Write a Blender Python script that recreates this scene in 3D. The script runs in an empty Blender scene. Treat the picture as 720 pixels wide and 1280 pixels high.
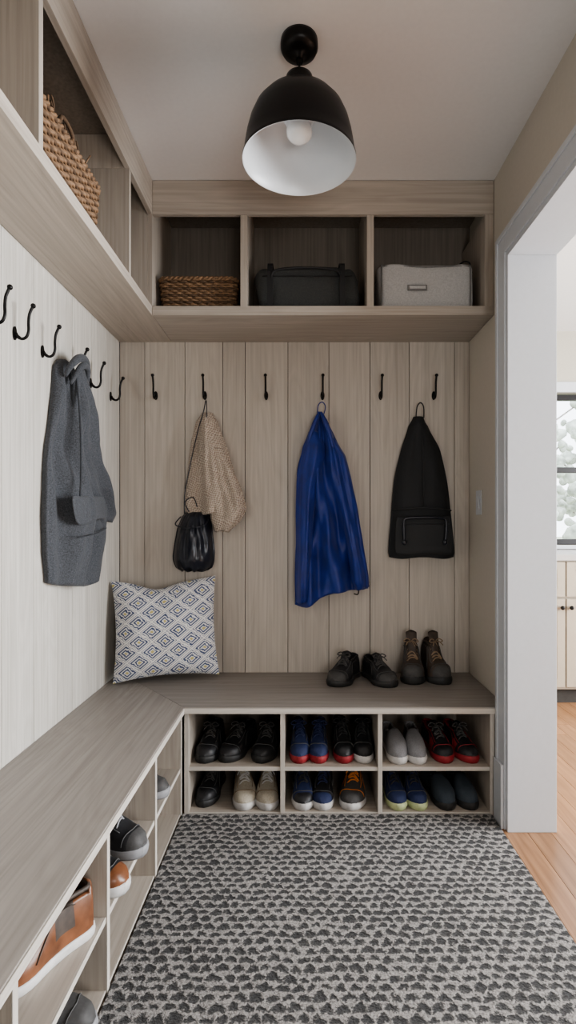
import bpy, math, random
from mathutils import Vector, Matrix, noise
random.seed(4)
pi=math.pi
scene=bpy.context.scene

# ------------------------------------------------------------------ materials
def new_mat(name):
    m=bpy.data.materials.new(name); m.use_nodes=True
    nt=m.node_tree; b=nt.nodes['Principled BSDF']
    return m,nt,b
def N(nt,t,**k):
    n=nt.nodes.new(t)
    for a,v in k.items(): setattr(n,a,v)
    return n
def math_n(nt,op,a,b=None,c=None):
    n=nt.nodes.new('ShaderNodeMath'); n.operation=op
    for i,v in enumerate((a,b,c)):
        if v is None: continue
        if isinstance(v,(int,float)): n.inputs[i].default_value=v
        else: nt.links.new(v,n.inputs[i])
    return n.outputs[0]
def mixc(nt,f,a,b,blend='MIX'):
    n=nt.nodes.new('ShaderNodeMix'); n.data_type='RGBA'; n.blend_type=blend
    for s,v in ((n.inputs[0],f),(n.inputs[6],a),(n.inputs[7],b)):
        if isinstance(v,(int,float)): s.default_value=v
        elif isinstance(v,tuple): s.default_value=(v[0],v[1],v[2],1)
        else: nt.links.new(v,s)
    return n.outputs[2]
def ramp(nt,src,stops):
    r=nt.nodes.new('ShaderNodeValToRGB'); e=r.color_ramp.elements
    while len(e)<len(stops): e.new(.5)
    for i,(p,c) in enumerate(stops):
        e[i].position=p; e[i].color=(c[0],c[1],c[2],1)
    nt.links.new(src,r.inputs[0]); return r.outputs[0]
def bump(nt,b,h,strength,dist):
    bp=nt.nodes.new('ShaderNodeBump'); bp.inputs['Strength'].default_value=strength
    bp.inputs['Distance'].default_value=dist
    nt.links.new(h,bp.inputs['Height']); nt.links.new(bp.outputs[0],b.inputs['Normal'])

def plain(name,col,rough=.6,scale=40,var=.12,bs=.15,bd=.002,metal=0,sheen=0,coat=0,stretch=(1,1,1)):
    m,nt,b=new_mat(name)
    tc=N(nt,'ShaderNodeTexCoord'); mp=N(nt,'ShaderNodeMapping'); mp.inputs['Scale'].default_value=stretch
    nt.links.new(tc.outputs['Object'],mp.inputs[0])
    n=N(nt,'ShaderNodeTexNoise'); n.inputs['Scale'].default_value=scale; n.inputs['Detail'].default_value=4
    nt.links.new(mp.outputs[0],n.inputs['Vector'])
    lo=tuple(c*(1-var) for c in col); hi=tuple(min(1,c*(1+var)) for c in col)
    c=ramp(nt,n.outputs[0],[(.3,lo),(.7,hi)])
    nt.links.new(c,b.inputs['Base Color'])
    b.inputs['Roughness'].default_value=rough; b.inputs['Metallic'].default_value=metal
    b.inputs['Sheen Weight'].default_value=sheen; b.inputs['Coat Weight'].default_value=coat
    if bs: bump(nt,b,n.outputs[0],bs,bd)
    return m

def wood(name,c1,c2,axis,rough=.55,fine=45,island=.08):
    m,nt,b=new_mat(name)
    tc=N(nt,'ShaderNodeTexCoord'); geo=N(nt,'ShaderNodeNewGeometry')
    off=N(nt,'ShaderNodeVectorMath',operation='ADD')
    r9=math_n(nt,'MULTIPLY',geo.outputs['Random Per Island'],17.3)
    cb=N(nt,'ShaderNodeCombineXYZ')
    for i in range(3): nt.links.new(r9,cb.inputs[i])
    nt.links.new(tc.outputs['Object'],off.inputs[0]); nt.links.new(cb.outputs[0],off.inputs[1])
    def nz(al,ac,det,dist):
        mp=N(nt,'ShaderNodeMapping'); s=[ac]*3; s[axis]=al; mp.inputs['Scale'].default_value=s
        nt.links.new(off.outputs[0],mp.inputs[0])
        n=N(nt,'ShaderNodeTexNoise'); n.inputs['Scale'].default_value=1; n.inputs['Detail'].default_value=det
        n.inputs['Distortion'].default_value=dist
        nt.links.new(mp.outputs[0],n.inputs['Vector']); return n.outputs[0]
    a=nz(1.6,fine*2.0,5,.3); c=nz(.8,7,2,.9)
    rings=math_n(nt,'FRACT',math_n(nt,'MULTIPLY',c,11))
    rings=math_n(nt,'ABSOLUTE',math_n(nt,'SUBTRACT',rings,.5))
    f=math_n(nt,'ADD',math_n(nt,'MULTIPLY',a,.80),math_n(nt,'MULTIPLY',rings,.22))
    f=math_n(nt,'ADD',f,math_n(nt,'MULTIPLY',c,.2))
    col=ramp(nt,f,[(.32,c1),(.78,c2)])
    br=math_n(nt,'ADD',math_n(nt,'MULTIPLY',geo.outputs['Random Per Island'],2*island),1-island)
    hs=N(nt,'ShaderNodeHueSaturation'); nt.links.new(br,hs.inputs['Value']); nt.links.new(col,hs.inputs['Color'])
    nt.links.new(hs.outputs[0],b.inputs['Base Color'])
    b.inputs['Roughness'].default_value=rough
    bump(nt,b,a,.10,.001)
    return m

PL1,PL2=(.325,.283,.240),(.470,.420,.365)
wx=wood('wood_x',PL1,PL2,0); wy=wood('wood_y',PL1,PL2,1); wz=wood('wood_z',PL1,PL2,2)
pz=wood('panel_z',(.385,.343,.298),(.535,.487,.432),2,island=.08)
pzl=wood('panel_z_left_lit',(.42,.395,.355),(.61,.585,.54),2,island=.07)  # paler copy of the back panels; window light is put into its colour
TX=wood('benchtop_x',(.215,.192,.172),(.325,.298,.272),0,rough=.45); TY=wood('benchtop_y',(.215,.192,.172),(.325,.298,.272),1,rough=.45)
EDX=wood('edge_x',(.40,.365,.325),(.55,.515,.465),0,island=.04)
EDY=wood('edge_y',(.40,.365,.325),(.55,.515,.465),1,island=.04)
EDZ=wood('edge_z',(.40,.365,.325),(.55,.515,.465),2,island=.04)
inx=wood('inside_wood_shaded',(.18,.155,.131),(.27,.238,.205),2)  # darker copy of the cabinet wood; recess shade is put into its colour
oak=wood('oak_floor',(.20,.098,.046),(.37,.205,.108),1,rough=.3,fine=25,island=.15)
paint=plain('cream_paint',(.55,.51,.445),.7,60,.02,.05,.001)
kpaint=plain('kitchen_paint',(.46,.43,.36),.7,60,.02,.05,.001)
ceilp=plain('ceiling_paint',(.70,.68,.67),.8,60,.015,.05,.001)
white=plain('trim_white_paint',(.55,.57,.60),.4,60,.015,.02,.001)
cabp=plain('cabinet_paint',(.37,.315,.245),.45,30,.02,.02,.001)
blackm=plain('black_metal',(.012,.011,.011),.38,80,.1,.03,.001,metal=.6)
shade_in=plain('shade_white_enamel',(.62,.64,.66),.35,30,.01,0)
bulb=plain('frosted_bulb',(.85,.86,.86),.25,30,.01,0)
stone=plain('counter_quartz',(.45,.43,.41),.25,12,.06,.02,.001)
dark=plain('dark_gap',(.04,.036,.032),.9)

# ------------------------------------------------------------------ mesh builder
class MB:
    def __init__(s): s.v=[];s.f=[];s.mi=[];s.sm=[];s.mats=[]
    def m(s,mat):
        if mat not in s.mats: s.mats.append(mat)
        return s.mats.index(mat)
    def add(s,vs,fs,mat,smooth=True,T=None):
        o=len(s.v)
        for p in vs:
            p=Vector(p); s.v.append(tuple(T@p if T else p))
        ml=mat if isinstance(mat,list) else None
        mi=None if ml else s.m(mat)
        for k,f in enumerate(fs):
            s.f.append(tuple(i+o for i in f)); s.mi.append(s.m(ml[k]) if ml else mi); s.sm.append(smooth)
    def box(s,x0,x1,y0,y1,z0,z1,mat,T=None):
        vs=[(x,y,z) for z in (z0,z1) for y in (y0,y1) for x in (x0,x1)]
        s.add(vs,[(0,2,3,1),(4,5,7,6),(0,1,5,4),(2,6,7,3),(0,4,6,2),(1,3,7,5)],mat,False,T)
    def loft(s,rings,mat,closed=True,cap0=True,cap1=True,smooth=True,T=None,matfn=None):
        n=len(rings[0]); vs=[p for r in rings for p in r]; fs=[];ms=[]
        for i in range(len(rings)-1):
            for j in range(n if closed else n-1):
                k=(j+1)%n
                fs.append((i*n+j,i*n+k,(i+1)*n+k,(i+1)*n+j)); ms.append(matfn(i,j) if matfn else mat)
        if cap0: fs.append(tuple(reversed(range(n)))); ms.append(mat)
        if cap1: fs.append(tuple((len(rings)-1)*n+j for j in range(n))); ms.append(mat)
        s.add(vs,fs,ms,smooth,T)
    def tube(s,pts,r,mat,seg=8,closed=False,T=None):
        P=[Vector(p) for p in pts]; n=len(P); rings=[]; up=None
        for i in range(n):
            a=P[(i-1)%n] if (closed or i>0) else P[0]; b=P[(i+1)%n] if (closed or i<n-1) else P[-1]
            t=(b-a).normalized() if (b-a).length>1e-9 else Vector((0,0,1))
            if up is None:
                up=Vector((0,0,1)) if abs(t.z)<.9 else Vector((1,0,0))
            u=(up-t*up.dot(t)); 
            if u.length<1e-6: u=t.orthogonal()
            u.normalize(); w=t.cross(u); up=u
            rr=r[i] if isinstance(r,(list,tuple)) else r
            rings.append([P[i]+(u*math.cos(2*pi*k/seg)+w*math.sin(2*pi*k/seg))*rr for k in range(seg)])
        if closed: rings.append(rings[0])
        s.loft(rings,mat,True,not closed,not closed,True,T)
    def lathe(s,prof,cx,cy,mat,seg=48,cap0=False,cap1=False,T=None):
        rings=[[(cx+r*math.cos(2*pi*k/seg),cy+r*math.sin(2*pi*k/seg),z) for k in range(seg)] for r,z in prof]
        s.loft(rings,mat,True,cap0,cap1,True,T)
    def ball(s,c,r,mat,T=None,seg=14):
        rx,ry,rz=(r,r,r) if not isinstance(r,tuple) else r
        rings=[[(c[0]+rx*math.sin(a)*math.cos(2*pi*k/seg),c[1]+ry*math.sin(a)*math.sin(2*pi*k/seg),c[2]-rz*math.cos(a)) for k in range(seg)] for a in [max(.02,min(pi-.02,pi*i/(seg//2+2))) for i in range(seg//2+3)]]
        s.loft(rings,mat,T=T)
    def obj(s,name,loc=(0,0,0),rot=(0,0,0),bevel=0,sub=0):
        me=bpy.data.meshes.new(name); me.from_pydata(s.v,[],s.f)
        for m in s.mats: me.materials.append(m)
        me.polygons.foreach_set('material_index',s.mi); me.polygons.foreach_set('use_smooth',s.sm)
        me.update(); o=bpy.data.objects.new(name,me); scene.collection.objects.link(o)
        o.location=loc; o.rotation_euler=rot
        if bevel:
            b=o.modifiers.new('bevel','BEVEL'); b.width=bevel; b.segments=2; b.limit_method='ANGLE'
        if sub:
            q=o.modifiers.new('sub','SUBSURF'); q.levels=sub; q.render_levels=sub
        return o
def smooth_path(pts,n=6,closed=False):
    P=[Vector(p) for p in pts]; out=[]; L=len(P)
    rng=range(L) if closed else range(L-1)
    for i in rng:
        if closed: a,b,c,d=P[i-1],P[i],P[(i+1)%L],P[(i+2)%L]
        else: a,b,c,d=P[max(i-1,0)],P[i],P[i+1],P[min(i+2,L-1)]
        for k in range(n):
            t=k/n
            out.append(.5*((2*b)+(c-a)*t+(2*a-5*b+4*c-d)*t*t+(3*b-a-3*c+d)*t**3))
    if not closed: out.append(P[-1])
    return out
def interp(xs,ys,x):
    if x<=xs[0]: return ys[0]
    for i in range(len(xs)-1):
        if x<=xs[i+1]:
            t=(x-xs[i])/(xs[i+1]-xs[i]); 
            return ys[i]+(ys[i+1]-ys[i])*t
    return ys[-1]
def cinterp(xs,ys,x):
    if x<=xs[0]: return ys[0]
    if x>=xs[-1]: return ys[-1]
    for i in range(len(xs)-1):
        if x<=xs[i+1]:
            t=(x-xs[i])/(xs[i+1]-xs[i]); b,c=ys[i],ys[i+1]
            a=ys[max(i-1,0)]; d=ys[min(i+2,len(xs)-1)]
            return .5*((2*b)+(c-a)*t+(2*a-5*b+4*c-d)*t*t+(3*b-a-3*c+d)*t**3)

# ------------------------------------------------------------------ room dims
XL,XR,YB,ZC=-.923,.835,2.753,2.70
YBF=2.215     # bench front (back run)
XBF=-.485     # bench front (left run)
YCF=2.378; XCF=-.66
# shell
b=MB(); b.box(-3,5.2,-2.5,4.9,-.06,-.016,dark); b.obj('floor_base')
b=MB()
x=-1.2;i=0
random.seed(8)
while x<4.4:
    y=-2.2-random.random()
    while y<4.3:
        L=.9+random.random()*.8
        b.box(x+.0008,x+.0892,max(y,-2.2)+.0008,min(y+L,4.3)-.0008,-.015,0,oak); y+=L
    x+=.09
b.obj('floor')
b=MB(); b.box(-1.1,4.4,-2.2,4.35,ZC,ZC+.1,ceilp); b.obj('ceiling')
b=MB(); b.box(XL-.12,XR+.12,YB,YB+.1,0,ZC,dark); b.obj('wall_back')
b=MB(); b.box(XL-.12,XL-.018,-2.2,YB,0,ZC,dark); b.obj('wall_left')
b=MB(); edges=[XL]+[(p-379)/247 for p in (182,232,279,307,360,411,462,511,567)]+[XR]
for a,c in zip(edges[:-1],edges[1:]): b.box(a+.0013,c-.0013,YB-.016,YB-.0005,0,ZC,pz)
b.obj('paneling_back',bevel=.001)
YBP=YB-.016
b=MB(); y=YBP-.002; k=0
ws=[.19,.17,.2,.13,.18,.2,.16]
while y>-2.2:
    w=ws[k%7]; b.box(XL-.017,XL,y-w+.0013,y-.0013,0,ZC,pzl); y-=w;k+=1
b.obj('paneling_left',bevel=.001)
DY0,DY1,DZ=.60,2.11,2.24; XO=.96
b=MB()
b.box(XR,XO,DY1+.02,4.25,0,ZC,paint)
b.box(XR,XO,-2.2,DY0-.02,0,ZC,paint)
b.box(XR,XO,DY0-.02,DY1+.02,DZ+.02,ZC,paint)
b.obj('wall_right')
b=MB()
XC=.787
for (xa,xb) in ((XC,XR),(XO,XO+.03)):
    b.box(xa,xb,DY1+.0205,2.216,.0,2.345,white)
    b.box(xa,xb,DY0-.106,DY0-.0205,.0,2.345,white)
    b.box(xa,xb,DY0-.02,DY1+.02,DZ+.0205,2.345,white)
b.box(XC-.006,XC-.0003,DY1+.084,2.2155,.2505,2.344,white)            # back band
b.box(XC-.006,XC-.0003,DY0-.10,DY1+.0835,DZ+.084,2.344,white)
b.box(XC+.006,XO+.024,DY1,DY1+.02,0,DZ+.02,white)
b.box(XC+.006,XO+.024,DY0-.02,DY0,0,DZ+.02,white)
b.box(XC+.006,XO+.024,DY0+.0005,DY1-.0005,DZ,DZ+.02,white)
b.box(XC-.012,XC-.0005,DY1+.024,2.2155,.0,.25,white)
b.obj('trim_doorway',bevel=.0015)
b=MB(); b.box(XR-.015,XR,-2.2,DY0-.107,0,.14,white); b.obj('baseboard_right',bevel=.003)

# ------------------------------------------------------------------ kitchen beyond
b=MB(); KY=4.25
WX0,WX1,WZ0,WZ1=1.5,3.1,1.03,2.22
b.box(XO,WX0,KY,KY+.12,0,ZC,kpaint); b.box(WX1,4.4,KY,KY+.12,0,ZC,kpaint)
b.box(WX0,WX1,KY,KY+.12,0,WZ0,kpaint); b.box(WX0,WX1,KY,KY+.12,WZ1,ZC,kpaint); b.obj('wall_kitchen')
b=MB(); 
b.box(4.2,4.32,-2.2,.2,0,ZC,kpaint); b.box(4.2,4.32,3.0,KY,0,ZC,kpaint)
b.box(4.2,4.32,.2,3.0,0,.5,kpaint); b.box(4.2,4.32,.2,3.0,2.4,ZC,kpaint); b.obj('wall_kitchen_side')
b=MB()
for k in range(4):
    yy=.23+k*2.74/3; b.box(4.22,4.27,yy-.03,yy+.03,.5,2.4,blackm)
for zz in (.52,1.45,2.38): b.box(4.225,4.265,.2,3.0,zz-.02,zz+.02,blackm)
b.obj('window_2')
b=MB()
WM=1.885
for xx in (WX0,WM,WX1-.04): b.box(xx,xx+.04,KY+.02,KY+.07,WZ0,WZ1,blackm)
for zz in (WZ0,1.595,WZ1-.055): b.box(WX0+.001,WX1-.001,KY+.025,KY+.065,zz+.001,zz+.045,blackm)
b.box(WX0-.08,WX1+.08,KY-.02,KY,WZ1+.001,WZ1+.08,white); b.box(WX0-.08,WX0,KY-.02,KY,WZ0,WZ1,white)
b.box(WX1,WX1+.08,KY-.02,KY,WZ0,WZ1,white); b.box(WX0-.1,WX1+.1,KY-.035,KY+.02,WZ0-.03,WZ0-.001,white)
b.obj('window_1',bevel=.002)
b=MB(); KF=3.58
b.box(XO+.032,4.19,KF+.06,KY-.002,0,.1,dark); b.box(XO+.032,4.19,KF+.0205,KY-.002,.1005,.9545,cabp)
b.box(XO+.032,4.19,KF-.015,KY-.002,.955,.995,stone)
bx=[XO+.035,1.28,1.73,2.18,2.63,3.08,3.53,4.18]
for a,c in zip(bx[:-1],bx[1:]):
    for z0,z1 in ((.12,.70),(.715,.945)):
        A,C=a+.004,c-.004; fw=.055
        b.box(A,C,KF+.012,KF+.02,z0,z1,cabp)
        b.box(A,A+fw,KF,KF+.0118,z0,z1,cabp); b.box(C-fw,C,KF,KF+.0118,z0,z1,cabp)
        b.box(A+fw,C-fw,KF,KF+.0118,z1-fw,z1,cabp); b.box(A+fw,C-fw,KF,KF+.0118,z0,z0+fw,cabp)
for i,xx in enumerate((1.25,1.70,1.76,2.60,2.66,3.5)): b.ball((xx,KF-.018,.645),.014,blackm)
for xx in (1.5,1.95,2.4): b.ball((xx,KF-.018,.83),.014,blackm)
b.obj('kitchen_base_cabinet',bevel=.0015)
b=MB(); fx,fy=1.80,4.10
b.lathe([(.028,.9955),(.028,1.01),(.014,1.02),(.014,1.10)],fx,fy,blackm,20,True,True)
b.tube(smooth_path([(fx,fy,1.08),(fx,fy,1.16),(fx-.02,fy-.04,1.2),(fx-.05,fy-.12,1.19),(fx-.055,fy-.15,1.14)]),.010,blackm)
b.tube([(fx,fy,1.06),(fx+.07,fy,1.10)],.007,blackm); b.obj('kitchen_faucet')
# garden
grass=plain('grass',(.36,.38,.28),.9,6,.3); leaf=plain('foliage',(.50,.53,.47),.8,5,.4); bark=plain('bark',(.30,.27,.24),.9,20,.3)
b=MB(); b.add([(-20,4.5,-.3),(40,4.5,-.3),(40,60,-.3),(-20,60,-.3)],[(0,1,2,3)],grass,False); b.obj('garden_ground')
random.seed(3)
for (tx,ty,thh) in ((5.6,13,5),(8.5,16,6),(11,19,6)):
    b=MB(); b.tube(smooth_path([(0,0,0),(.1,0,thh*.3),(-.05,.1,thh*.6),(0,0,thh*.8)]),.07,bark)
    for k in range(60):
        a=random.random()*6.28; r=random.random()*thh*.26; z=thh*(.25+.65*random.random())
        c=(r*math.cos(a),r*math.sin(a),z); rr=thh*(.015+.025*random.random())
        st=len(b.v); b.ball(c,rr,leaf,seg=12)
        for q in range(st,len(b.v)):
            p=Vector(b.v[q]); b.v[q]=tuple(p+(p-Vector(c))*.9*noise.noise(p*5.1))
        if k%3==0: b.tube([(0,0,max(.5,z-.6)),c],.018,bark,5)
    b.obj('garden_tree',(tx,ty,-.3))

# ------------------------------------------------------------------ storage bench
b=MB(); ZT=.45; th=.026; g=.002
yb=YBP-g
def slab(poly,z0,z1,mat):
    n=len(poly); vs=[(x,y,z0) for x,y in poly]+[(x,y,z1) for x,y in poly]
    fs=[tuple(reversed(range(n))),tuple(range(n,2*n))]+[(i,(i+1)%n,n+(i+1)%n,n+i) for i in range(n)]
    b.add(vs,fs,mat,False)
slab([(XBF,YBF),(XR-g,YBF),(XR-g,yb),(XL+g,yb)],ZT-th,ZT,TX)
slab([(XBF-.0015,YBF),(XL+g,yb-.002),(XL+g,-.6),(XBF-.0015,-.6)],ZT-th,ZT,TY)
b.box(XBF,XR-.05,YBF-.003,YBF-.0002,ZT-th,ZT-.004,EDX); b.box(XBF-.001,XBF+.002,-.6,YBF-.004,ZT-th,ZT-.004,EDY)
yf=YBF+.012; zt=ZT-th-.0003
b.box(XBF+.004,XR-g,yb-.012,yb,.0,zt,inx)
xs=[-.478,-.085,.315,.762]
for xx in xs[:3]+[.775]:
    b.box(xx-.009,xx+.009,yf+.003,yb-.0125,0,zt,wz); b.box(xx-.009,xx+.009,yf,yf+.0028,.0,zt,EDZ)
b.box(.7845,XR-g,yf+.01,yf+.03,0,zt,wz)
def bx_shelf(z0,z1):
    for a,c in ((xs[0]+.0092,xs[1]-.0092),(xs[1]+.0092,xs[2]-.0092),(xs[2]+.0092,.7658)):
        b.box(a,c,yf+.008,yb-.0125,z0,z1,wx); b.box(a,c,yf+.004,yf+.0078,z0,z1,EDX)
bx_shelf(.184,.200); bx_shelf(0,.014)
xf=XBF-.012
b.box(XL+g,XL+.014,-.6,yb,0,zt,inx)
ys=[-.4,.03,.49,.94,1.39,1.84,2.225]
for yy in ys:
    b.box(XL+.0145,xf-.003,yy-.009,yy+.009,0.0,zt,wz); b.box(xf-.0028,xf,yy-.009,yy+.009,0,zt,EDZ)
for z0,z1 in ((.184,.2),(0,.014)):
    for a,c in zip(ys[:-1],ys[1:]):
        b.box(XL+.0145,xf-.008,a+.0092,c-.0092,z0,z1,wy); b.box(xf-.0078,xf-.004,a+.0092,c-.0092,z0,z1,EDY)
b.obj('storage_bench',bevel=.0008)

# ------------------------------------------------------------------ overhead cabinet
b=MB(); zb0,zb1=2.11,2.15; zf=2.55
b.box(XCF,XR-g,YCF,yb,zb0,zb1,wx)
b.box(XL+g,XCF-.0015,-.9,yb,zb0,zb1,wy)
b.box(XCF,XR-g,YCF,YCF+.02,zf,ZC-g,wx)
b.box(XCF-.02,XCF,-.9,YCF-.001,zf,ZC-g,wy)
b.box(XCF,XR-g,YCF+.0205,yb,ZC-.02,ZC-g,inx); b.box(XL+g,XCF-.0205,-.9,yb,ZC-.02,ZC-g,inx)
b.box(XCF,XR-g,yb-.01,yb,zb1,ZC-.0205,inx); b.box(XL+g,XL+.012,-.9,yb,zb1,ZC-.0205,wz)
for xx in (-.26,.294): b.box(xx-.015,xx+.015,YCF+.003,yb-.0105,zb1,zf,wz)
for xx in (-.26,.294): b.box(xx-.015,xx+.015,YCF+.0205,yb-.0105,zf+.0005,ZC-.0205,wz)
b.box(XR-.04,XR-g,YCF+.001,yb-.0105,zb1,zf-.0005,wz)
b.box(XCF-.02,XCF-.0005,YCF+.0005,yb-.0105,zb1,ZC-.0205,wz)
for yy in (-.0,.67,1.374,2.08):
    b.box(XL+.0125,XCF-.002,yy-.011,yy+.011,zb1,zf,wz)
    b.box(XL+.0125,XCF-.0205,yy-.011,yy+.011,zf+.0005,ZC-.0205,wz)
b.box(XL+.0125,XCF-.0205,YCF-.002,YCF+.02,zb1,ZC-.0205,wz)
b.obj('overhead_cabinet',bevel=.0008)

# ------------------------------------------------------------------ rug
m,nt,bs=new_mat('rug_wool')
tc=N(nt,'ShaderNodeTexCoord')
def warp(src,scale,amt,det=2):
    wn=N(nt,'ShaderNodeTexNoise'); wn.inputs['Scale'].default_value=scale; wn.inputs['Detail'].default_value=det
    nt.links.new(tc.outputs['Object'],wn.inputs['Vector'])
    sv=N(nt,'ShaderNodeVectorMath',operation='SUBTRACT'); nt.links.new(wn.outputs['Color'],sv.inputs[0]); sv.inputs[1].default_value=(.5,.5,.5)
    sc=N(nt,'ShaderNodeVectorMath',operation='SCALE'); nt.links.new(sv.outputs[0],sc.inputs[0]); sc.inputs['Scale'].default_value=amt
    ad=N(nt,'ShaderNodeVectorMath',operation='ADD'); nt.links.new(src,ad.inputs[0]); nt.links.new(sc.outputs[0],ad.inputs[1]); return ad.outputs[0]
w1=warp(tc.outputs['Object'],14,.038); w2=warp(w1,85,.022,3)
sx=N(nt,'ShaderNodeSeparateXYZ'); nt.links.new(w2,sx.inputs[0])
v=math_n(nt,'MULTIPLY',sx.outputs[1],1/.030)
row=math_n(nt,'FLOOR',v); par=math_n(nt,'MULTIPLY',math_n(nt,'MODULO',math_n(nt,'ABSOLUTE',row),2),.5)
u=math_n(nt,'ADD',math_n(nt,'MULTIPLY',sx.outputs[0],1/.039),par)
fu=math_n(nt,'SUBTRACT',math_n(nt,'FRACT',u),.5); fv=math_n(nt,'SUBTRACT',math_n(nt,'FRACT',v),.5)
d2=math_n(nt,'SQRT',math_n(nt,'ADD',math_n(nt,'POWER',math_n(nt,'ABSOLUTE',math_n(nt,'MULTIPLY',fu,.90)),2),math_n(nt,'POWER',math_n(nt,'ABSOLUTE',math_n(nt,'MULTIPLY',math_n(nt,'SUBTRACT',fv,math_n(nt,'MULTIPLY',math_n(nt,'ABSOLUTE',fu),-.5)),1.06)),2)))
cell=N(nt,'ShaderNodeTexWhiteNoise'); cell.noise_dimensions='2D'
cbn=N(nt,'ShaderNodeCombineXYZ'); nt.links.new(math_n(nt,'FLOOR',u),cbn.inputs[0]); nt.links.new(row,cbn.inputs[1]); nt.links.new(cbn.outputs[0],cell.inputs['Vector'])
d=math_n(nt,'ADD',d2,math_n(nt,'MULTIPLY',math_n(nt,'SUBTRACT',cell.outputs[0],.5),.14))
n3=N(nt,'ShaderNodeTexNoise'); n3.inputs['Scale'].default_value=150; n3.inputs['Detail'].default_value=4; n3.inputs['Roughness'].default_value=.7; nt.links.new(tc.outputs['Object'],n3.inputs['Vector'])
dd=math_n(nt,'ADD',d,math_n(nt,'MULTIPLY',math_n(nt,'SUBTRACT',n3.outputs[0],.5),.42))
c=ramp(nt,dd,[(.25,(.055,.055,.057)),(.37,(.13,.127,.124)),(.46,(.49,.47,.455))])
gr=ramp(nt,n3.outputs[0],[(.36,(.44,.43,.42)),(.60,(1.1,1.08,1.06))])
c2=mixc(nt,.9,c,gr,'MULTIPLY')
nt.links.new(c2,bs.inputs['Base Color']); bs.inputs['Roughness'].default_value=.97; bs.inputs['Sheen Weight'].default_value=.12
hh=math_n(nt,'ADD',math_n(nt,'MULTIPLY',math_n(nt,'SMOOTH_MIN',d,.5,.15),2.0),math_n(nt,'MULTIPLY',n3.outputs[0],1.6))
bump(nt,bs,hh,1.0,.012)
rug=m
b=MB(); b.box(-.4965,.772,-.9,2.2265,.0005,.012,rug); b.obj('area_rug',bevel=.004)

# ------------------------------------------------------------------ coat hooks
def hook(T,name='coat_hook'):
    b=MB()   # local: -Y is out from the wall, Z up
    pts=[(0,-.006,.006),(0,-.012,-.004),(0,-.026,-.012),(0,-.040,-.006),(0,-.047,.012),(0,-.047,.040),(0,-.050,.066),(0,-.060,.090)]
    b.tube(smooth_path(pts,6),[.0058]*10+[.0048]*33,blackm,8,T=T)
    b.ball((0,-.062,.093),.0082,blackm,T=T)
    b.loft([[(x,y,z) for x,z in [(.010*math.cos(a),.022*math.sin(a)+.006) for a in [2*pi*k/20 for k in range(20)]]] for y in (-.0012,-.0055)],blackm,smooth=False,T=T)
    return b.obj(name)
HX=[-.741,-.494,-.186,.097,.389,.656]
for xx in HX: hook(Matrix.Translation((xx,YBP,1.2+.635)))
HY=[1.37,1.597,1.735,1.92,2.17,2.355,2.6]
for yy in HY: hook(Matrix.Translation((XL,yy,1.2+.60))@Matrix.Rotation(pi/2,4,'Z'))

# ------------------------------------------------------------------ pendant lamp
b=MB(); LX,LY=-.012,1.69
b.lathe([(.057,ZC-.001),(.058,2.69),(.058,2.675),(.052,2.664),(.03,2.657),(.012,2.655),(.010,2.645)],LX,LY,blackm,40,True,True)
def torus(b,c,R,r,axis,mat,sz=1.5):
    pts=[]
    for k in range(20):
        a=2*pi*k/20; u,w=R*math.cos(a),R*sz*math.sin(a)
        pts.append((c[0]+(u if axis==0 else 0),c[1]+(u if axis==1 else 0),c[2]+w))
    b.tube(pts,r,mat,8,True)
torus(b,(LX,LY,2.636),.009,.0028,0,blackm); torus(b,(LX,LY,2.614),.009,.0028,1,blackm)
b.lathe([(.006,2.603),(.012,2.598),(.030,2.592),(.041,2.584),(.044,2.572),(.046,2.545),(.052,2.538),(.060,2.530),(.085,2.520),(.115,2.500),(.138,2.472),(.153,2.438),(.163,2.400),(.169,2.365),(.173,2.336),(.176,2.330),(.176,2.323)],LX,LY,blackm,72,True)
b.lathe([(.176,2.323),(.172,2.325),(.166,2.365),(.160,2.398),(.150,2.435),(.135,2.467),(.112,2.495),(.082,2.514),(.04,2.522),(.02,2.522)],LX,LY,shade_in,72,False,True)
b.lathe([(.070,2.520),(.068,2.478),(.062,2.470),(.050,2.468),(.048,2.456),(.044,2.445),(.036,2.442)],LX,LY,shade_in,32,False,True)
b.lathe([(.030,2.443),(.036,2.433),(.040,2.418),(.038,2.404),(.030,2.394),(.016,2.388),(.002,2.387)],LX,LY,bulb,32,False,True)
b.obj('pendant_lamp')

b=MB(); b.box(XR-.006,XR-.0005,2.54,2.612,1.24,1.355,white); b.box(XR-.010,XR-.0061,2.562,2.590,1.268,1.327,white); b.obj('light_switch',bevel=.001)

# ------------------------------------------------------------------ shoes
_mc={}
def sm(key,col,rough=.6,**k):
    if key not in _mc: _mc[key]=plain('shoe_'+key,col,rough,**k)
    return _mc[key]
blk=sm('black',(.018,.018,.020),.5,scale=120); blk2=sm('charcoal',(.060,.058,.057),.7,scale=120)
navy=sm('navy',(.018,.028,.085),.75,scale=200); blue=sm('blue',(.01,.10,.32),.5)
grey=sm('grey_felt',(.20,.20,.21),.95,scale=200,bs=.4); red=sm('red',(.26,.022,.028),.6)
beige=sm('beige_canvas',(.42,.38,.31),.85,scale=200,bs=.3); wht=sm('white_rubber',(.52,.51,.50),.5)
brn=sm('brown_leather',(.16,.064,.030),.36,scale=25,var=.35); orange=sm('orange_lace',(.62,.20,.03),.7)
slate=sm('slate',(.040,.052,.066),.9,scale=200); yel=sm('lime_rubber',(.45,.50,.28),.5)
dbrn=sm('dark_brown',(.055,.040,.031),.6,scale=60,var=.25); blks=sm('black_rubber',(.022,.022,.022),.6)
greys=sm('grey_rubber',(.25,.25,.26),.6); inner=sm('lining',(.03,.028,.028),.95); tan=sm('tan',(.24,.17,.11),.7)
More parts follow.
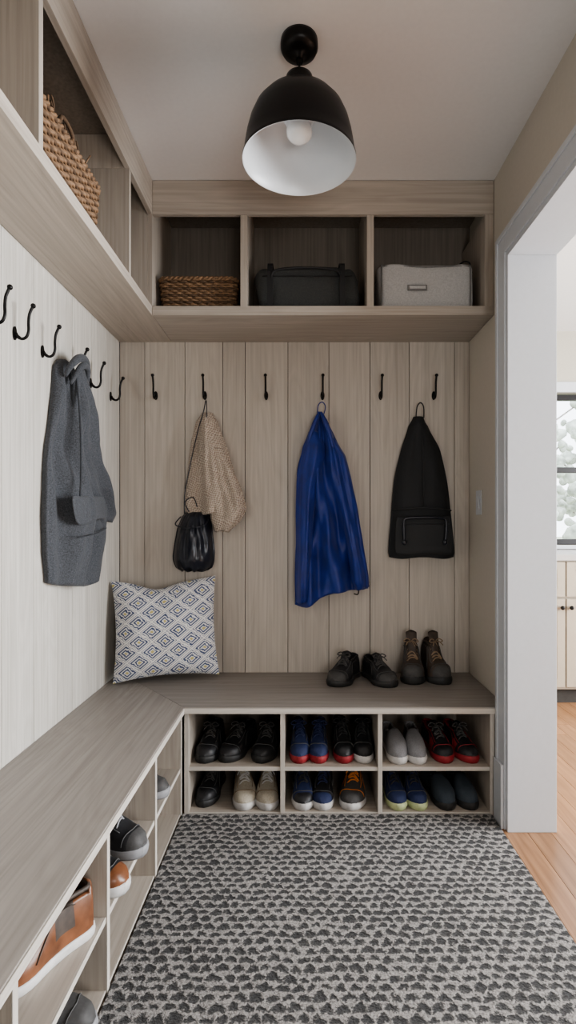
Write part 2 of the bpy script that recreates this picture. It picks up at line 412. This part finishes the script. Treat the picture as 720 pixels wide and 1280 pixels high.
seam_m=sm('seam',(.08,.08,.08),.8)
TW=[0,.03,.1,.28,.48,.68,.82,.92,.97,1.0]; WW=[.30,.55,.70,.70,.76,1.0,.95,.74,.50,.22]
PROF={'sneaker':([0,.05,.14,.28,.42,.5,.6,.72,.84,.93,1],[.72,.95,.98,.88,.92,.86,.72,.57,.50,.42,.22]),
 'slipper':([0,.05,.14,.28,.42,.5,.6,.72,.84,.93,1],[.62,.85,.80,.72,.95,.98,.92,.80,.68,.52,.25]),
 'boot':([0,.05,.14,.28,.42,.5,.6,.72,.84,.93,1],[.88,.98,1,1,.96,.74,.54,.44,.40,.33,.16])}
def shoe(name,x,y,z,rz,up,sole,lace=None,L=.27,W=.092,H=.085,style='sneaker',acc=None,st=.022,toe=None,inn=None,flip=1,seam=None,gusset=None):
    b=MB(); inn=inn or inner; n=30; M=21; seam=seam or seam_m
    px,py=PROF[style]; rings=[]
    t_open=(.07,.46 if style!='boot' else .42)
    wf=lambda t: cinterp(TW,WW,t)*W/2
    hf=lambda t: cinterp(px,py,t)*H
    cx=lambda t: flip*.10*W*math.sin(pi*min(1,max(0,(t-.3)/.7)))*(.6)
    lim=.62 if style!='boot' else .60
    ts=[.5-.5*math.cos(pi*(i/(n-1))*.98+.01*pi) for i in range(n)]
    flags=[]
    for t in ts:
        w,h=wf(t),hf(t); r=[];fl=[]
        for j in range(M):
            a=pi*j/(M-1); c=math.cos(a); s_=math.sin(a)
            X=w*math.copysign(abs(c)**.72,c); Z=h*max(0,s_)**(.62)
            if t_open[0]<t<t_open[1]:
                X*=1-(.22 if style=='boot' else .12)*Z/max(H,.001)
            ins=False
            if t_open[0]<t<t_open[1] and abs(c)<lim:
                Z=.012+.1*H; X*=.93; ins=True
            Z+=.0025*noise.noise(Vector((X*40,t*9,Z*40+x*10)))
            r.append((X+cx(t),L*(.5-t),Z+st*.8)); fl.append(ins)
        rings.append(r); flags.append(fl)
    def mf(i,j):
        k=(j+1)%M
        q=[flags[i][j],flags[i][k],flags[i+1][j],flags[i+1][k]]
        if sum(q)>=3: return inn
        t=ts[i]
        if toe and t>.84: return toe
        if acc and (t<.10 or (.55<t<.70 and (j<5 or j>M-7))): return acc
        if gusset and .20<t<.38 and 0<j<M-2: return gusset
        return up
    b.loft(rings,up,False,False,False,True,matfn=mf)
    b.add([rings[0][j] for j in range(M)],[tuple(range(M))],up); b.add([rings[-1][j] for j in range(M)],[tuple(reversed(range(M)))],toe or up)
    def surf(t,c,o=.0012):
        w,h=wf(t),hf(t); s_=math.sqrt(max(0,1-c*c))
        return ((w+o)*math.copysign(abs(c)**.72,c)+cx(t),L*(.5-t),(h+o)*s_**.62+st*.8)
    if style!='slipper':
        b.tube([surf(.80+.035*(1-abs(c)),c) for c in [-.98+1.96*i/18 for i in range(19)]],.0016,seam,5)
        for sg in (-1,1):
            b.tube([surf(.44+.30*q,sg*(.62-.10*q)) for q in [i/8 for i in range(9)]],.0016,seam,5)
            b.tube([surf(.62-.40*q,sg*(.97-.22*math.sin(q*2.2))) for q in [i/8 for i in range(9)]],.0014,seam,5)
    R=[];Lf=[]
    a0=math.acos(lim)
    for k in range(12):
        t=t_open[0]+(t_open[1]-t_open[0])*k/11; w,h=wf(t),hf(t)
        X=w*lim**.72; Z=h*math.sin(a0)**.62; X*=1-(.22 if style=='boot' else .12)*Z/H
        R.append((X+cx(t),L*(.5-t),Z+st*.8)); Lf.append((-X+cx(t),L*(.5-t),Z+st*.8))
    heel=[(R[0][0]*.7+cx(0)*.3,R[0][1]+.005,R[0][2]+.002),(cx(0),R[0][1]+.008,R[0][2]+.004),(Lf[0][0]*.7+cx(0)*.3,R[0][1]+.005,R[0][2]+.002)]
    b.tube(smooth_path(list(reversed(R))+heel+Lf,2),.0048 if style!='boot' else .006,acc or gusset or up,8)
    if style!='slipper':
        tr=[]
        for k in range(8):
            q=k/7; t=.64-(.24 if style!='boot' else .26)*q; zt=hf(max(t,.5))*.97+ (q**1.5)*H*(.30 if style!='boot' else .48)+st*.8+.004
            yy=L*(.5-t); ww=W*(.15+.09*q)
            tr.append([(cx(t)+ww*c,yy+.004*s_,zt+.005*s_-.006*abs(c)) for c,s_ in [(math.cos(2*pi*i/12),math.sin(2*pi*i/12)) for i in range(12)]])
        b.loft(tr,up)
    lc=lace
    if lc:
        K=5; t0,t1=.46,.66; prev=None
        for k in range(K):
            t=t0+(t1-t0)*k/(K-1); w=wf(t)*.50; zt=hf(t)+st*.8+.008*(1-k/K)+.002
            yy=L*(.5-t); s1=(-1)**k
            pts=[(cx(t)-w,yy-.004*s1,zt-.012),(cx(t)-w*.5,yy-.002*s1,zt+.002),(cx(t),yy,zt+.005),(cx(t)+w*.5,yy+.002*s1,zt+.002),(cx(t)+w,yy+.004*s1,zt-.012)]
            b.tube(smooth_path(pts,3),.0030,lc,6)
            if prev and k<K:
                b.tube(smooth_path([prev[0],((prev[0][0]+pts[4][0])/2,(prev[0][1]+pts[4][1])/2,max(prev[0][2],pts[4][2])+.017),pts[4]],4),.0026,lc,6)
            prev=pts
        t=t0; zt=hf(t)+st+.010; yy=L*(.5-t)
        for sg in (-1,1):
            b.tube(smooth_path([(0,yy,zt),(sg*.018,yy-.006,zt+.012),(sg*.034,yy-.012,zt+.002),(sg*.020,yy-.016,zt-.002),(0,yy-.004,zt)],4),.0026,lc,6)
            b.tube(smooth_path([(0,yy,zt),(sg*.012,yy-.02,zt+.002),(sg*.026,yy-.036,zt-.014)],4),.0024,lc,6)
    out=[]
    tt=[.5-.5*math.cos(pi*i/23) for i in range(24)]
    for t in tt: out.append((cx(t)+wf(t)*1.04+.001,L*(.5-t)*1.02))
    for t in reversed(tt): out.append((cx(t)-wf(t)*1.04-.001,L*(.5-t)*1.02))
    rr=[]
    for zz,sc in ((0,.95),(.004,1.0),(st*.55,1.03),(st*.95,1.0),(st*1.1,.94)):
        rr.append([(px_*sc,py_*(1-(1-sc)*.4),zz+(.006*max(0,(-py_/L-.28))/.22 if zz>0 else 0)) for px_,py_ in out])
    b.loft(rr,sole,True,True,True)
    return b.obj(name,(x,y,z),(0,0,rz))
R=math.radians
Z1,Z0=.2005,.0145
yc=2.395
for xx,rz in ((-.405,-6),(-.285,-22),(-.160,-10)): shoe('black_dress_shoe',xx,yc,Z1,R(rz),blk,blks,blk2,H=.088,W=.100)
shoe('navy_sneaker',-.020,yc,Z1,R(2),navy,red,navy,W=.086,H=.095); shoe('navy_sneaker',.072,yc,Z1,R(-3),navy,red,navy,W=.086,H=.095,flip=-1)
shoe('black_sneaker',.166,yc,Z1,R(3),blk,red,blk,W=.086,H=.105); shoe('black_sneaker',.262,yc,Z1,R(-3),blk,wht,blk,W=.086,H=.105,flip=-1)
shoe('grey_slipper',.392,yc-.01,Z1,R(4),grey,wht,None,W=.088,H=.085,style='slipper'); shoe('grey_slipper',.485,yc-.01,Z1,R(-2),grey,wht,None,W=.088,H=.085,style='slipper',flip=-1)
shoe('red_sneaker',.583,yc,Z1,R(6),blk,red,blk2,W=.09,H=.085,acc=red,seam=red); shoe('red_sneaker',.688,yc,Z1,R(10),blk,red,blk2,W=.09,H=.085,acc=red,flip=-1,seam=red)
shoe('black_ankle_boot',-.405,2.40,Z0,R(-8),blk,blks,blk2,H=.11,style='boot',W=.09)
shoe('beige_sneaker',-.262,2.375,Z0,R(8),beige,wht,wht,W=.098,H=.09,seam=tan); shoe('beige_sneaker',-.150,2.375,Z0,R(2),beige,wht,wht,W=.098,H=.09,flip=-1,seam=tan)
shoe('navy_trainer',-.008,2.375,Z0,R(4),navy,wht,blk,W=.094,H=.085,toe=blk); shoe('navy_trainer',.092,2.375,Z0,R(-5),blk,wht,navy,W=.094,H=.085,toe=navy,flip=-1)
shoe('hiking_sneaker',.215,2.375,Z0,R(-10),blk2,wht,orange,W=.105,H=.095,seam=orange)
shoe('running_shoe',.385,2.375,Z0,R(5),navy,yel,blk,W=.088,H=.085); shoe('running_shoe',.480,2.375,Z0,R(2),navy,yel,blk,W=.088,H=.085,flip=-1)
shoe('slate_slipper',.583,2.375,Z0,R(8),slate,blks,None,W=.092,H=.078,style='slipper'); shoe('slate_slipper',.690,2.38,Z0,R(4),slate,blks,None,W=.092,H=.078,style='slipper',flip=-1)
# on the bench
shoe('black_sneaker',.195,2.595,.4505,R(-30),blk,blks,blk2,L=.245,H=.098,W=.108,toe=blk2); shoe('black_sneaker',.362,2.59,.4505,R(22),blk,blks,blk2,L=.245,H=.09,W=.108,flip=-1,toe=blk2)
shoe('hiking_boot',.520,2.625,.4505,R(-8),dbrn,blks,tan,L=.21,H=.165,W=.108,style='boot',st=.028,toe=blk2)
shoe('hiking_boot',.638,2.622,.4505,R(12),dbrn,blks,tan,L=.21,H=.165,W=.108,style='boot',st=.028,toe=blk2,flip=-1)
# left run
shoe('grey_sneaker',-.63,2.0,Z1,R(90),blk2,greys,greys,H=.09)
shoe('black_sneaker',-.605,1.68,Z1,R(72),blk,greys,greys,H=.10,W=.10,toe=blk2)
shoe('brown_loafer',-.61,1.505,Z1,R(78),blk,wht,blk2,H=.09,W=.10,toe=brn)
shoe('brown_ankle_boot',-.605,1.235,Z1,R(-34),brn,wht,None,L=.27,H=.115,W=.105,style='boot',seam=dbrn,gusset=dbrn)
shoe('blue_sneaker',-.63,1.10,Z0,R(82),blue,wht,blk,H=.09); shoe('charcoal_sneaker',-.62,1.27,Z0,R(88),blk2,greys,blk,H=.09)

# ------------------------------------------------------------------ hanging textiles
wool=plain('grey_wool',(.056,.060,.068),.95,260,.5,.6,.001,sheen=.08)
woold=plain('grey_wool_dark',(.034,.037,.043),.95,260,.4,.6,.001)
satin=plain('blue_satin',(.007,.026,.20),.50,15,.2,.06,.002,sheen=.15)
canv=plain('black_canvas',(.017,.018,.020),.78,300,.2,.4,.001)
canv2=plain('black_canvas_pocket',(.026,.027,.029),.78,300,.2,.4,.001)
leather=plain('black_leather',(.012,.014,.022),.28,90,.2,.25,.001)
kn,nt,bs=new_mat('beige_knit')
tc=N(nt,'ShaderNodeTexCoord'); kw=N(nt,'ShaderNodeTexNoise'); kw.inputs['Scale'].default_value=16; nt.links.new(tc.outputs['Object'],kw.inputs['Vector'])
sc=N(nt,'ShaderNodeVectorMath',operation='SCALE'); nt.links.new(kw.outputs['Color'],sc.inputs[0]); sc.inputs['Scale'].default_value=.035
ad=N(nt,'ShaderNodeVectorMath',operation='ADD'); nt.links.new(tc.outputs['Object'],ad.inputs[0]); nt.links.new(sc.outputs[0],ad.inputs[1])
sx=N(nt,'ShaderNodeSeparateXYZ'); nt.links.new(ad.outputs[0],sx.inputs[0])
p1=math_n(nt,'ADD',sx.outputs[0],math_n(nt,'MULTIPLY',sx.outputs[2],.5)); p2=math_n(nt,'SUBTRACT',sx.outputs[2],math_n(nt,'MULTIPLY',sx.outputs[0],.5))
s1=math_n(nt,'SINE',math_n(nt,'MULTIPLY',p1,400)); s2=math_n(nt,'SINE',math_n(nt,'MULTIPLY',p2,400)); pr=math_n(nt,'MULTIPLY',s1,s2)
cc=ramp(nt,math_n(nt,'ADD',math_n(nt,'MULTIPLY',pr,.5),.5),[(.10,(.31,.25,.205)),(.7,(.56,.48,.405))])
nt.links.new(cc,bs.inputs['Base Color']); bs.inputs['Roughness'].default_value=.95; bump(nt,bs,pr,.7,.003)

def hanging(b,rows,conv,mat,wall_d=.004,k=3,ph=0,seed=0,nr=80,nc=64,hem=None,wob=.004,sharp=1.0,h2=.3,nz=.6,vf=1.0):
    ys=[r[0] for r in rows]
    rings=[]
    for i in range(nr):
        q=i/(nr-1); py=ys[0]+(ys[-1]-ys[0])*q
        xl=cinterp(ys,[r[1] for r in rows],py); xr=cinterp(ys,[r[2] for r in rows],py)
        dp=max(.012,interp(ys,[r[3] for r in rows],py)); am=interp(ys,[r[4] for r in rows],py)
        F=[]
        for j in range(nc):
            a=j/(nc-1)
            drift=.13*math.sin(q*2.6+seed)+.16*noise.noise(Vector((a*1.2,q*1.8*vf,seed)))
            f=math.sin(2*pi*(k*(a+drift)+ph))
            f=math.copysign(abs(f)**sharp,f)
            f+=h2*math.sin(2*pi*((k*1.9+.7)*(a-drift*.8)+ph*2+.3))+nz*noise.noise(Vector((a*3,q*4.5*vf,seed+5)))+nz*.45*noise.noise(Vector((a*8+q*3,q*8*vf-a*4,seed+9)))
            prof=max(0,math.sin(pi*min(1,max(0,a))))**.45
            d=wall_d+max(.006,(dp*prof+am*f*min(1,prof*1.2)))
            if a in (0.0,1.0): d=wall_d+dp*.3
            hz=(hem(a)*(q**6) if hem else 0)
            ex=wob*254*noise.noise(Vector((q*6,seed,a*2)))
            F.append(conv(xl+(xr-xl)*a+ex,py+hz+1.5*math.sin(2*pi*k*a)*q**8,d))
        B=[]
        for j in range(nc):
            a=1-j/(nc-1)
            hz=(hem(a)*(q**6) if hem else 0)
            ex=wob*254*noise.noise(Vector((q*6,seed,a*2)))
            B.append(conv(xl+(xr-xl)*a+ex,py+hz,wall_d if 0<j<nc-1 else wall_d+dp*.2))
        rings.append(F+B)
    b.loft(rings,mat)
SB=254.
cb=lambda px,py,d: ((px-379)/SB,YBP-d,1.2+(654-py)/SB)
# blue satin jacket
b=MB()
hem=lambda a: -26*a+4*math.sin(a*9)
hanging(b,[(513,397,403,.03,.0),(522,392,409,.055,.004),(545,385,420,.07,.012),(580,373,432,.085,.020),(600,371,436,.085,.024),(650,371,446,.085,.026),(700,369,456,.085,.028),(757,369,463,.085,.028)],cb,satin,k=2.2,ph=.2,seed=1.3,hem=hem,sharp=.8,h2=.3,nz=.9,vf=.5)
hanging(b,[(540,386,398,.035,.0),(560,378,406,.055,.006),(600,371,400,.065,.010),(660,370,392,.065,.010),(735,369,389,.060,.008),(752,370,388,.05,.005)],cb,satin,k=1,ph=.6,seed=4.4,wall_d=.055,nc=34,wob=.003,nz=.8,vf=.5)
hanging(b,[(548,408,420,.03,.0),(570,412,432,.05,.008),(620,420,444,.055,.012),(680,432,454,.055,.012),(728,440,461,.05,.008),(736,443,460,.04,.004)],cb,satin,k=1,ph=.1,seed=7.7,wall_d=.045,nc=34,wob=.003,nz=.8,vf=.5)
for sg in (-1,1):
    pts=[cb(400+sg*1,516,.075),cb(400+sg*6,528,.088),cb(400+sg*12,545,.085),cb(400+sg*17,566,.075)]
    b.tube(smooth_path(pts,5),[.006+.006*math.sin(pi*i/15) for i in range(16)],satin,8)
b.tube(smooth_path([cb(397,518,.03),cb(398,506,.045),cb(403,502,.05),cb(407,508,.045),cb(404,519,.03)],4),.0025,satin,6)
b.tube(smooth_path([cb(443,735,.03),cb(449,738,.03),cb(448,744,.03),cb(443,743,.03)],4),.0028,blackm,6)
b.obj('blue_satin_jacket')
# black canvas backpack
b=MB()
hanging(b,[(519,519,532,.03,0),(530,513,537,.045,.002),(560,503,552,.06,.006),(600,494,561,.07,.006),(645,490,566,.085,.003),(690,487,570,.09,.001),(697,488,569,.085,0)],cb,canv,k=1.5,ph=.1,seed=2.2,wob=.0015)
b.tube([cb(491+i*74/14,638-3*math.sin(pi*i/14),.012+.085*math.sin(pi*min(1,max(0,(i+.4)/14.8)))**.45) for i in range(15)],.0045,canv2,6)
hanging(b,[(645,496,561,.02,0),(652,494,563,.028,.001),(688,493,564,.028,.001),(693,495,562,.02,0)],cb,canv2,wall_d=.078,k=1,seed=6,wob=.001,nr=14)
b.tube([cb(499+i*59/14,655,.109) for i in range(15)],.0018,leather,6)
b.tube(smooth_path([cb(503,676,.116),cb(502,654,.120),cb(506,648,.122),cb(528,647,.126),cb(549,648,.122),cb(554,654,.120),cb(553,676,.116)],6),.0065,leather,8)
for xx in (503,553): b.ball(cb(xx,677,.114),(.012,.007,.015),leather)
b.tube([cb(527,524,.048),cb(527.5,560,.074),cb(528,600,.082),cb(528,634,.095)],.0025,canv2,6)
b.tube(smooth_path([cb(521,521,.04),cb(522,508,.05),cb(526,503,.053),cb(530,508,.05),cb(531,521,.04)],4),.003,canv,6)
b.obj('black_backpack')
# scarf
b=MB()
hanging(b,[(514,250,264,.03,.0),(525,243,271,.055,.006),(560,236,283,.07,.016),(600,232,294,.08,.022),(625,229,301,.085,.022),(637,229,301,.08,.016)],cb,kn,k=2.0,ph=.35,seed=3.1,hem=lambda a:8*math.sin(a*5),nz=1.0,vf=.6)
hanging(b,[(560,262,279,.04,.0),(590,262,292,.06,.012),(615,260,303,.07,.016),(636,261,307,.075,.014),(652,264,300,.07,.008),(664,268,286,.045,.004)],cb,kn,k=1.3,ph=.15,seed=5.1,wall_d=.035,nc=36,nr=40,nz=1.0,vf=.6)
b.obj('knit_scarf')
# black leather handbag
b=MB()
hb=[(640,230,260,.05,0),(645,226,262,.075,.004),(660,220,264,.10,.006),(685,216,267,.12,.004),(700,215,267,.12,.002),(710,218,264,.10,0),(714,224,258,.06,0)]
hanging(b,hb,cb,leather,k=4,ph=0,seed=9,wob=.002,nr=40,nc=48)
b.tube(smooth_path([cb(226,646,.06),cb(222,656,.105),cb(241,660,.125),cb(258,656,.11),cb(261,646,.06)],5),.003,leather,6)
b.tube(smooth_path([cb(230,642,.05),cb(231,615,.055),cb(238,580,.06),cb(247,540,.06),cb(254,515,.055),cb(257,500,.05),cb(258,515,.05),cb(256,560,.03),cb(256,600,.02),cb(259,642,.05)],6),.0026,leather,6)
b.tube(smooth_path([cb(238,640,.09),cb(233,628,.09),cb(243,622,.09),cb(248,634,.09)],5),.0026,leather,6)
b.obj('leather_handbag')
# grey wool coat on the left wall
def cl(px,py,d):
    s=(379-px)/.875
    return (XL+d, 680/s, 1.2+(654-py)/s)
b=MB()
hanging(b,[(449,86,92,.02,0),(456,81,99,.04,.004),(480,79,103,.06,.014),(520,75,107,.07,.022),(560,70,113,.075,.025),(600,67,123,.08,.025),(640,66,136,.085,.024),(690,67,134,.085,.022),(728,70,127,.07,.016)],cl,wool,k=2.2,ph=.4,seed=11,hem=lambda a:5*math.sin(pi*a)-12*a**4,wob=.004,nz=1.1,vf=.8)
hanging(b,[(462,86,98,.03,.0),(500,86,106,.045,.008),(560,88,114,.05,.014),(610,98,129,.05,.014),(640,108,137,.045,.010),(652,114,134,.035,.003)],cl,wool,k=1.4,ph=.1,seed=13,wall_d=.055,nc=34,nz=1.2)
hanging(b,[(620,72,112,.012,0),(624,71,114,.014,.001),(640,73,117,.014,.001),(652,76,116,.014,.001),(656,80,112,.010,0)],cl,wool,wall_d=.100,k=1,seed=15,wob=.0015,nr=16,hem=lambda a:-8*a)
b.tube(smooth_path([cl(79,672,.100),cl(90,669,.114),cl(106,665,.108),cl(118,660,.098)],5),.0022,woold,6)
# hood / collar rolls
b.tube(smooth_path([cl(81,470,.05),cl(82,456,.07),cl(88,448,.08),cl(96,450,.078),cl(102,462,.07),cl(104,480,.06)],5),[.006+.010*math.sin(pi*i/25) for i in range(26)],wool,10)
b.tube(smooth_path([cl(84,480,.06),cl(86,462,.085),cl(92,457,.09),cl(98,466,.085),cl(98,492,.075)],5),[.005+.008*math.sin(pi*i/20) for i in range(21)],wool,10)
b.tube(smooth_path([cl(88,470,.07),cl(84,520,.095),cl(82,580,.105),cl(79,620,.11)],5),.0035,woold,6)
b.obj('grey_wool_coat')

# ------------------------------------------------------------------ throw pillow
pm,nt,bs=new_mat('pillow_pattern')
tc=N(nt,'ShaderNodeTexCoord'); sx=N(nt,'ShaderNodeSeparateXYZ'); nt.links.new(tc.outputs['Object'],sx.inputs[0])
wn=N(nt,'ShaderNodeTexNoise'); wn.inputs['Scale'].default_value=60; nt.links.new(tc.outputs['Object'],wn.inputs['Vector'])
wob=math_n(nt,'MULTIPLY',math_n(nt,'SUBTRACT',wn.outputs[0],.5),.14)
u=math_n(nt,'ADD',math_n(nt,'MULTIPLY',sx.outputs[0],1/.118),wob); v=math_n(nt,'ADD',math_n(nt,'MULTIPLY',sx.outputs[2],1/.090),wob)
du=math_n(nt,'ABSOLUTE',math_n(nt,'SUBTRACT',math_n(nt,'FRACT',u),.5)); dv=math_n(nt,'ABSOLUTE',math_n(nt,'SUBTRACT',math_n(nt,'FRACT',v),.5))
md=math_n(nt,'ABSOLUTE',math_n(nt,'SUBTRACT',math_n(nt,'ADD',du,dv),.5))
band=math_n(nt,'FRACT',math_n(nt,'MULTIPLY',md,7.0))
msk=math_n(nt,'LESS_THAN',band,.52)
tri=math_n(nt,'LESS_THAN',md,.05); ctr=math_n(nt,'GREATER_THAN',md,.42)
W_,B_=(.62,.62,.61),(.055,.075,.150)
c=mixc(nt,msk,W_,B_); c=mixc(nt,tri,c,(.66,.65,.63))
c=mixc(nt,ctr,c,(.44,.38,.16))
nt.links.new(c,bs.inputs['Base Color']); bs.inputs['Roughness'].default_value=.9; bs.inputs['Sheen Weight'].default_value=.2
fn=N(nt,'ShaderNodeTexNoise'); fn.inputs['Scale'].default_value=400; nt.links.new(tc.outputs['Object'],fn.inputs['Vector']); bump(nt,bs,fn.outputs[0],.3,.001)
b=MB(); S=.244; n=36
for sg in (-1,1):
    vs=[];fs=[]
    for i in range(n+1):
        for j in range(n+1):
            p,q=-1+2*i/n,-1+2*j/n
            X=S*p*(1-.07*(1-q*q)*abs(p)**2); Z=S*q*(1-.09*(1-p*p)*abs(q)**2)*.97
            if q>0: Z-=.03*q*q*math.exp(-(p+.15)**2/.12)
            t=.080*max(0,(1-abs(p)**2.4)*(1-abs(q)**2.4))**.55
            t+=.013*noise.noise(Vector((p*2.5,q*2.5,sg)))*(1-max(abs(p),abs(q))**4)
            vs.append((X,sg*t,Z+.236))
    for i in range(n):
        for j in range(n):
            a=i*(n+1)+j; f=(a,a+1,a+n+2,a+n+1); fs.append(f if sg>0 else tuple(reversed(f)))
    b.add(vs,fs,pm)
o=b.obj('throw_pillow',(-.640,2.560,.467),(R(-9),R(-2),R(12)))

# ------------------------------------------------------------------ wicker baskets
wick=plain('wicker',(.20,.12,.066),.7,60,.4,.3,.002); wickd=plain('wicker_dark',(.10,.060,.034),.8,60,.3)
def rrect(lx,ly,r,n):
    hx,hy=lx/2-r,ly/2-r
    cs=[(hx,-hy,-pi/2),(hx,hy,0),(-hx,hy,pi/2),(-hx,-hy,pi)]
    raw=[]
    for cx,cy,a0 in cs:
        for k in range(7):
            a=a0+pi/2*k/6; raw.append(Vector((cx+r*math.cos(a),cy+r*math.sin(a),0)))
    raw.append(raw[0]); L=[0]
    for i in range(1,len(raw)): L.append(L[-1]+(raw[i]-raw[i-1]).length)
    out=[];i=0
    for k in range(n):
        s=L[-1]*k/n
        while L[i+1]<s: i+=1
        t=(s-L[i])/(L[i+1]-L[i]); p=raw[i].lerp(raw[i+1],t)
        q=(raw[i+1]-raw[i]).normalized(); out.append((p,Vector((q.y,-q.x,0))))
    return out
def basket(name,x,y,z,lx,ly,h,rz=0,extra=False):
    b=MB(); nst=int((lx+ly)*2/.022)//2*2; n=nst*4; rows=int(h/.0105)
    for r in range(rows):
        q=r/(rows-1); f=.93+.07*q; per=rrect(lx*f,ly*f,.03,n)
        pts=[tuple(p+nn*.0035*math.sin(pi*k/4+pi*r*1.0+.4)+Vector((0,0,.007+q*(h-.02)))) for k,(p,nn) in enumerate(per)]
        b.tube(pts,.0056,wick if r%3 else wickd,6,True)
    per0=rrect(lx*.93,ly*.93,.03,nst); per1=rrect(lx,ly,.03,nst)
    for k in range(nst): b.tube([tuple(per0[k][0]+Vector((0,0,.003))),tuple(per1[k][0]+Vector((0,0,h-.008)))],.0035,wickd,5)
    per=rrect(lx,ly,.03,n)
    for ph in (0,pi):
        b.tube([tuple(p+nn*.005*math.cos(pi*k/4+ph)+Vector((0,0,h-.008+.005*math.sin(pi*k/4+ph)))) for k,(p,nn) in enumerate(per)],.0062,wick,6,True)
    b.box(-lx*.45,lx*.45,-ly*.45,ly*.45,.001,.008,wickd)
    if extra:
        for k in range(70):
            a=random.random()*6.28; x0=(random.random()-.3)*lx*.6; y0=(random.random()-.5)*ly*.7
            b.tube(smooth_path([(x0,y0,h*.4),(x0+.02*math.cos(a),y0+.02*math.sin(a),h+.01),(x0+.05*math.cos(a)*(1 if abs(x0)<.04 else .3),y0+.06*math.sin(a),h+.03+.05*random.random())],4),.0028,wickd if k%2 else wick,5)
        b.tube(smooth_path([(lx*.42,-.06,h-.01),(lx*.42,-.04,h+.055),(lx*.40,.04,h+.06),(lx*.42,.06,h-.01)],6),.006,wickd,8)
    return b.obj(name,(x,y,z),(0,0,rz))
random.seed(12)
basket('wicker_basket',-.470,2.56,zb1+.0005,.345,.27,.148)
basket('wicker_basket',-.785,1.62,zb1+.0005,.20,.44,.175,0,extra=True)

# ------------------------------------------------------------------ soft bags on the shelf
def softbox(b,a,bb,c,mat,e=.28,seed=0,amp=.008,z0=0,n=64,m=34):
    rings=[]
    sg=lambda v,p: math.copysign(abs(v)**p,v)
    for i in range(m):
        v=-pi/2+pi*(i+.15)/(m-.7)
        r=[]
        for j in range(n):
            u=2*pi*j/n
            p=Vector((a/2*sg(math.cos(v),e)*sg(math.cos(u),e),bb/2*sg(math.cos(v),e)*sg(math.sin(u),e),c/2*sg(math.sin(v),e)))
            q=p/(.09)
            p+=Vector((noise.noise(q+Vector((seed,0,0))),noise.noise(q+Vector((0,seed,0))),noise.noise(q+Vector((0,0,seed)))*.9))*amp
            p.z=max(p.z,-c/2)
            r.append((p.x,p.y,p.z+c/2+z0))
        rings.append(r)
    b.loft(rings,mat)
dk=plain('charcoal_fabric',(.044,.046,.045),.85,200,.25,.4,.001); web=plain('black_webbing',(.014,.014,.015),.7,300,.2,.3,.001)
b=MB(); softbox(b,.46,.27,.205,dk,.30,3,.020)
for xx in (-.165,.155):
    pts=[(xx,-.145,.01),(xx,-.152,.09),(xx,-.147,.17),(xx,-.11,.212),(xx,0,.218),(xx,.1,.208)]
    P=smooth_path(pts,6)
    b.loft([[(p.x-.012,p.y,p.z),(p.x+.012,p.y,p.z),(p.x+.012,p.y-.004,p.z+.003),(p.x-.012,p.y-.004,p.z+.003)] for p in P],web,smooth=False)
b.tube(smooth_path([(-.16,-.150,.12),(-.14,-.156,.165),(0,-.155,.178),(.13,-.156,.165),(.15,-.150,.12)],7),.0055,web,8)
b.tube([(-.2+.4*i/20,-.139-.004*math.sin(i),.148) for i in range(21)],.003,web,6)
b.obj('duffel_bag',(.018,2.560,zb1+.002))
gc=plain('grey_canvas',(.42,.415,.41),.9,180,.12,.4,.001,sheen=.2); gd=plain('grey_trim',(.17,.168,.165),.8,200,.1)
b=MB(); softbox(b,.425,.28,.205,gc,.17,8,.012)
b.box(-.085,.0,-.152,-.147,.082,.106,gd); b.box(-.078,-.007,-.155,-.1521,.088,.100,gc)
for xx in (-.2,.195): b.tube(smooth_path([(xx,-.137,.01),(xx,-.143,.1),(xx,-.137,.19),(xx,-.1,.205),(xx,.1,.205)],6),.0035,gd,6)
b.tube([(-.2+.4*i/16,-.137,.195) for i in range(17)],.0035,gd,6)
b.tube(smooth_path([(.15,-.13,.205),(.17,-.12,.222),(.2,-.11,.222),(.215,-.10,.18)],5),.004,web,6)
b.obj('canvas_storage_bag',(.550,2.565,zb1+.002))

# ------------------------------------------------------------------ lights
def area(name,loc,target,sx_,sy_,power,col):
    l=bpy.data.lights.new(name,'AREA'); l.shape='RECTANGLE'; l.size=sx_; l.size_y=sy_; l.energy=power; l.color=col
    o=bpy.data.objects.new(name,l); scene.collection.objects.link(o); o.location=loc
    o.rotation_euler=(Vector(target)-Vector(loc)).to_track_quat('-Z','Y').to_euler(); return o
area('daylight_window_side',(4.15,1.6,1.45),(0,1.6,1.3),2.6,1.8,375,(.96,.98,1.0))
area('fill_behind_camera',(.50,-.9,1.1),(-.1,2.2,1.75),.7,.7,22,(1,.97,.94))  # unseen fill light added behind the camera, no opening stands there
w=bpy.data.worlds.new('World'); scene.world=w; w.use_nodes=True
bg=w.node_tree.nodes['Background']; bg.inputs[0].default_value=(.88,.93,1,1); bg.inputs[1].default_value=4.5
b=MB(); b.box(-1.1,4.4,-2.3,-2.2,0,ZC,paint); b.obj('wall_front')

# ------------------------------------------------------------------ camera
cd=bpy.data.cameras.new('Camera'); cam=bpy.data.objects.new('Camera',cd); scene.collection.objects.link(cam)
cam.location=(0,0,1.2); cam.rotation_euler=(pi/2,0,0)
cd.sensor_fit='VERTICAL'; cd.sensor_height=36; cd.lens=36*680/1280
cd.shift_x=-19/1280; cd.shift_y=14/1280
cd.clip_start=.02
scene.camera=cam
scene.view_settings.view_transform='AgX'
try: scene.view_settings.look='AgX - Medium High Contrast'
except Exception: pass
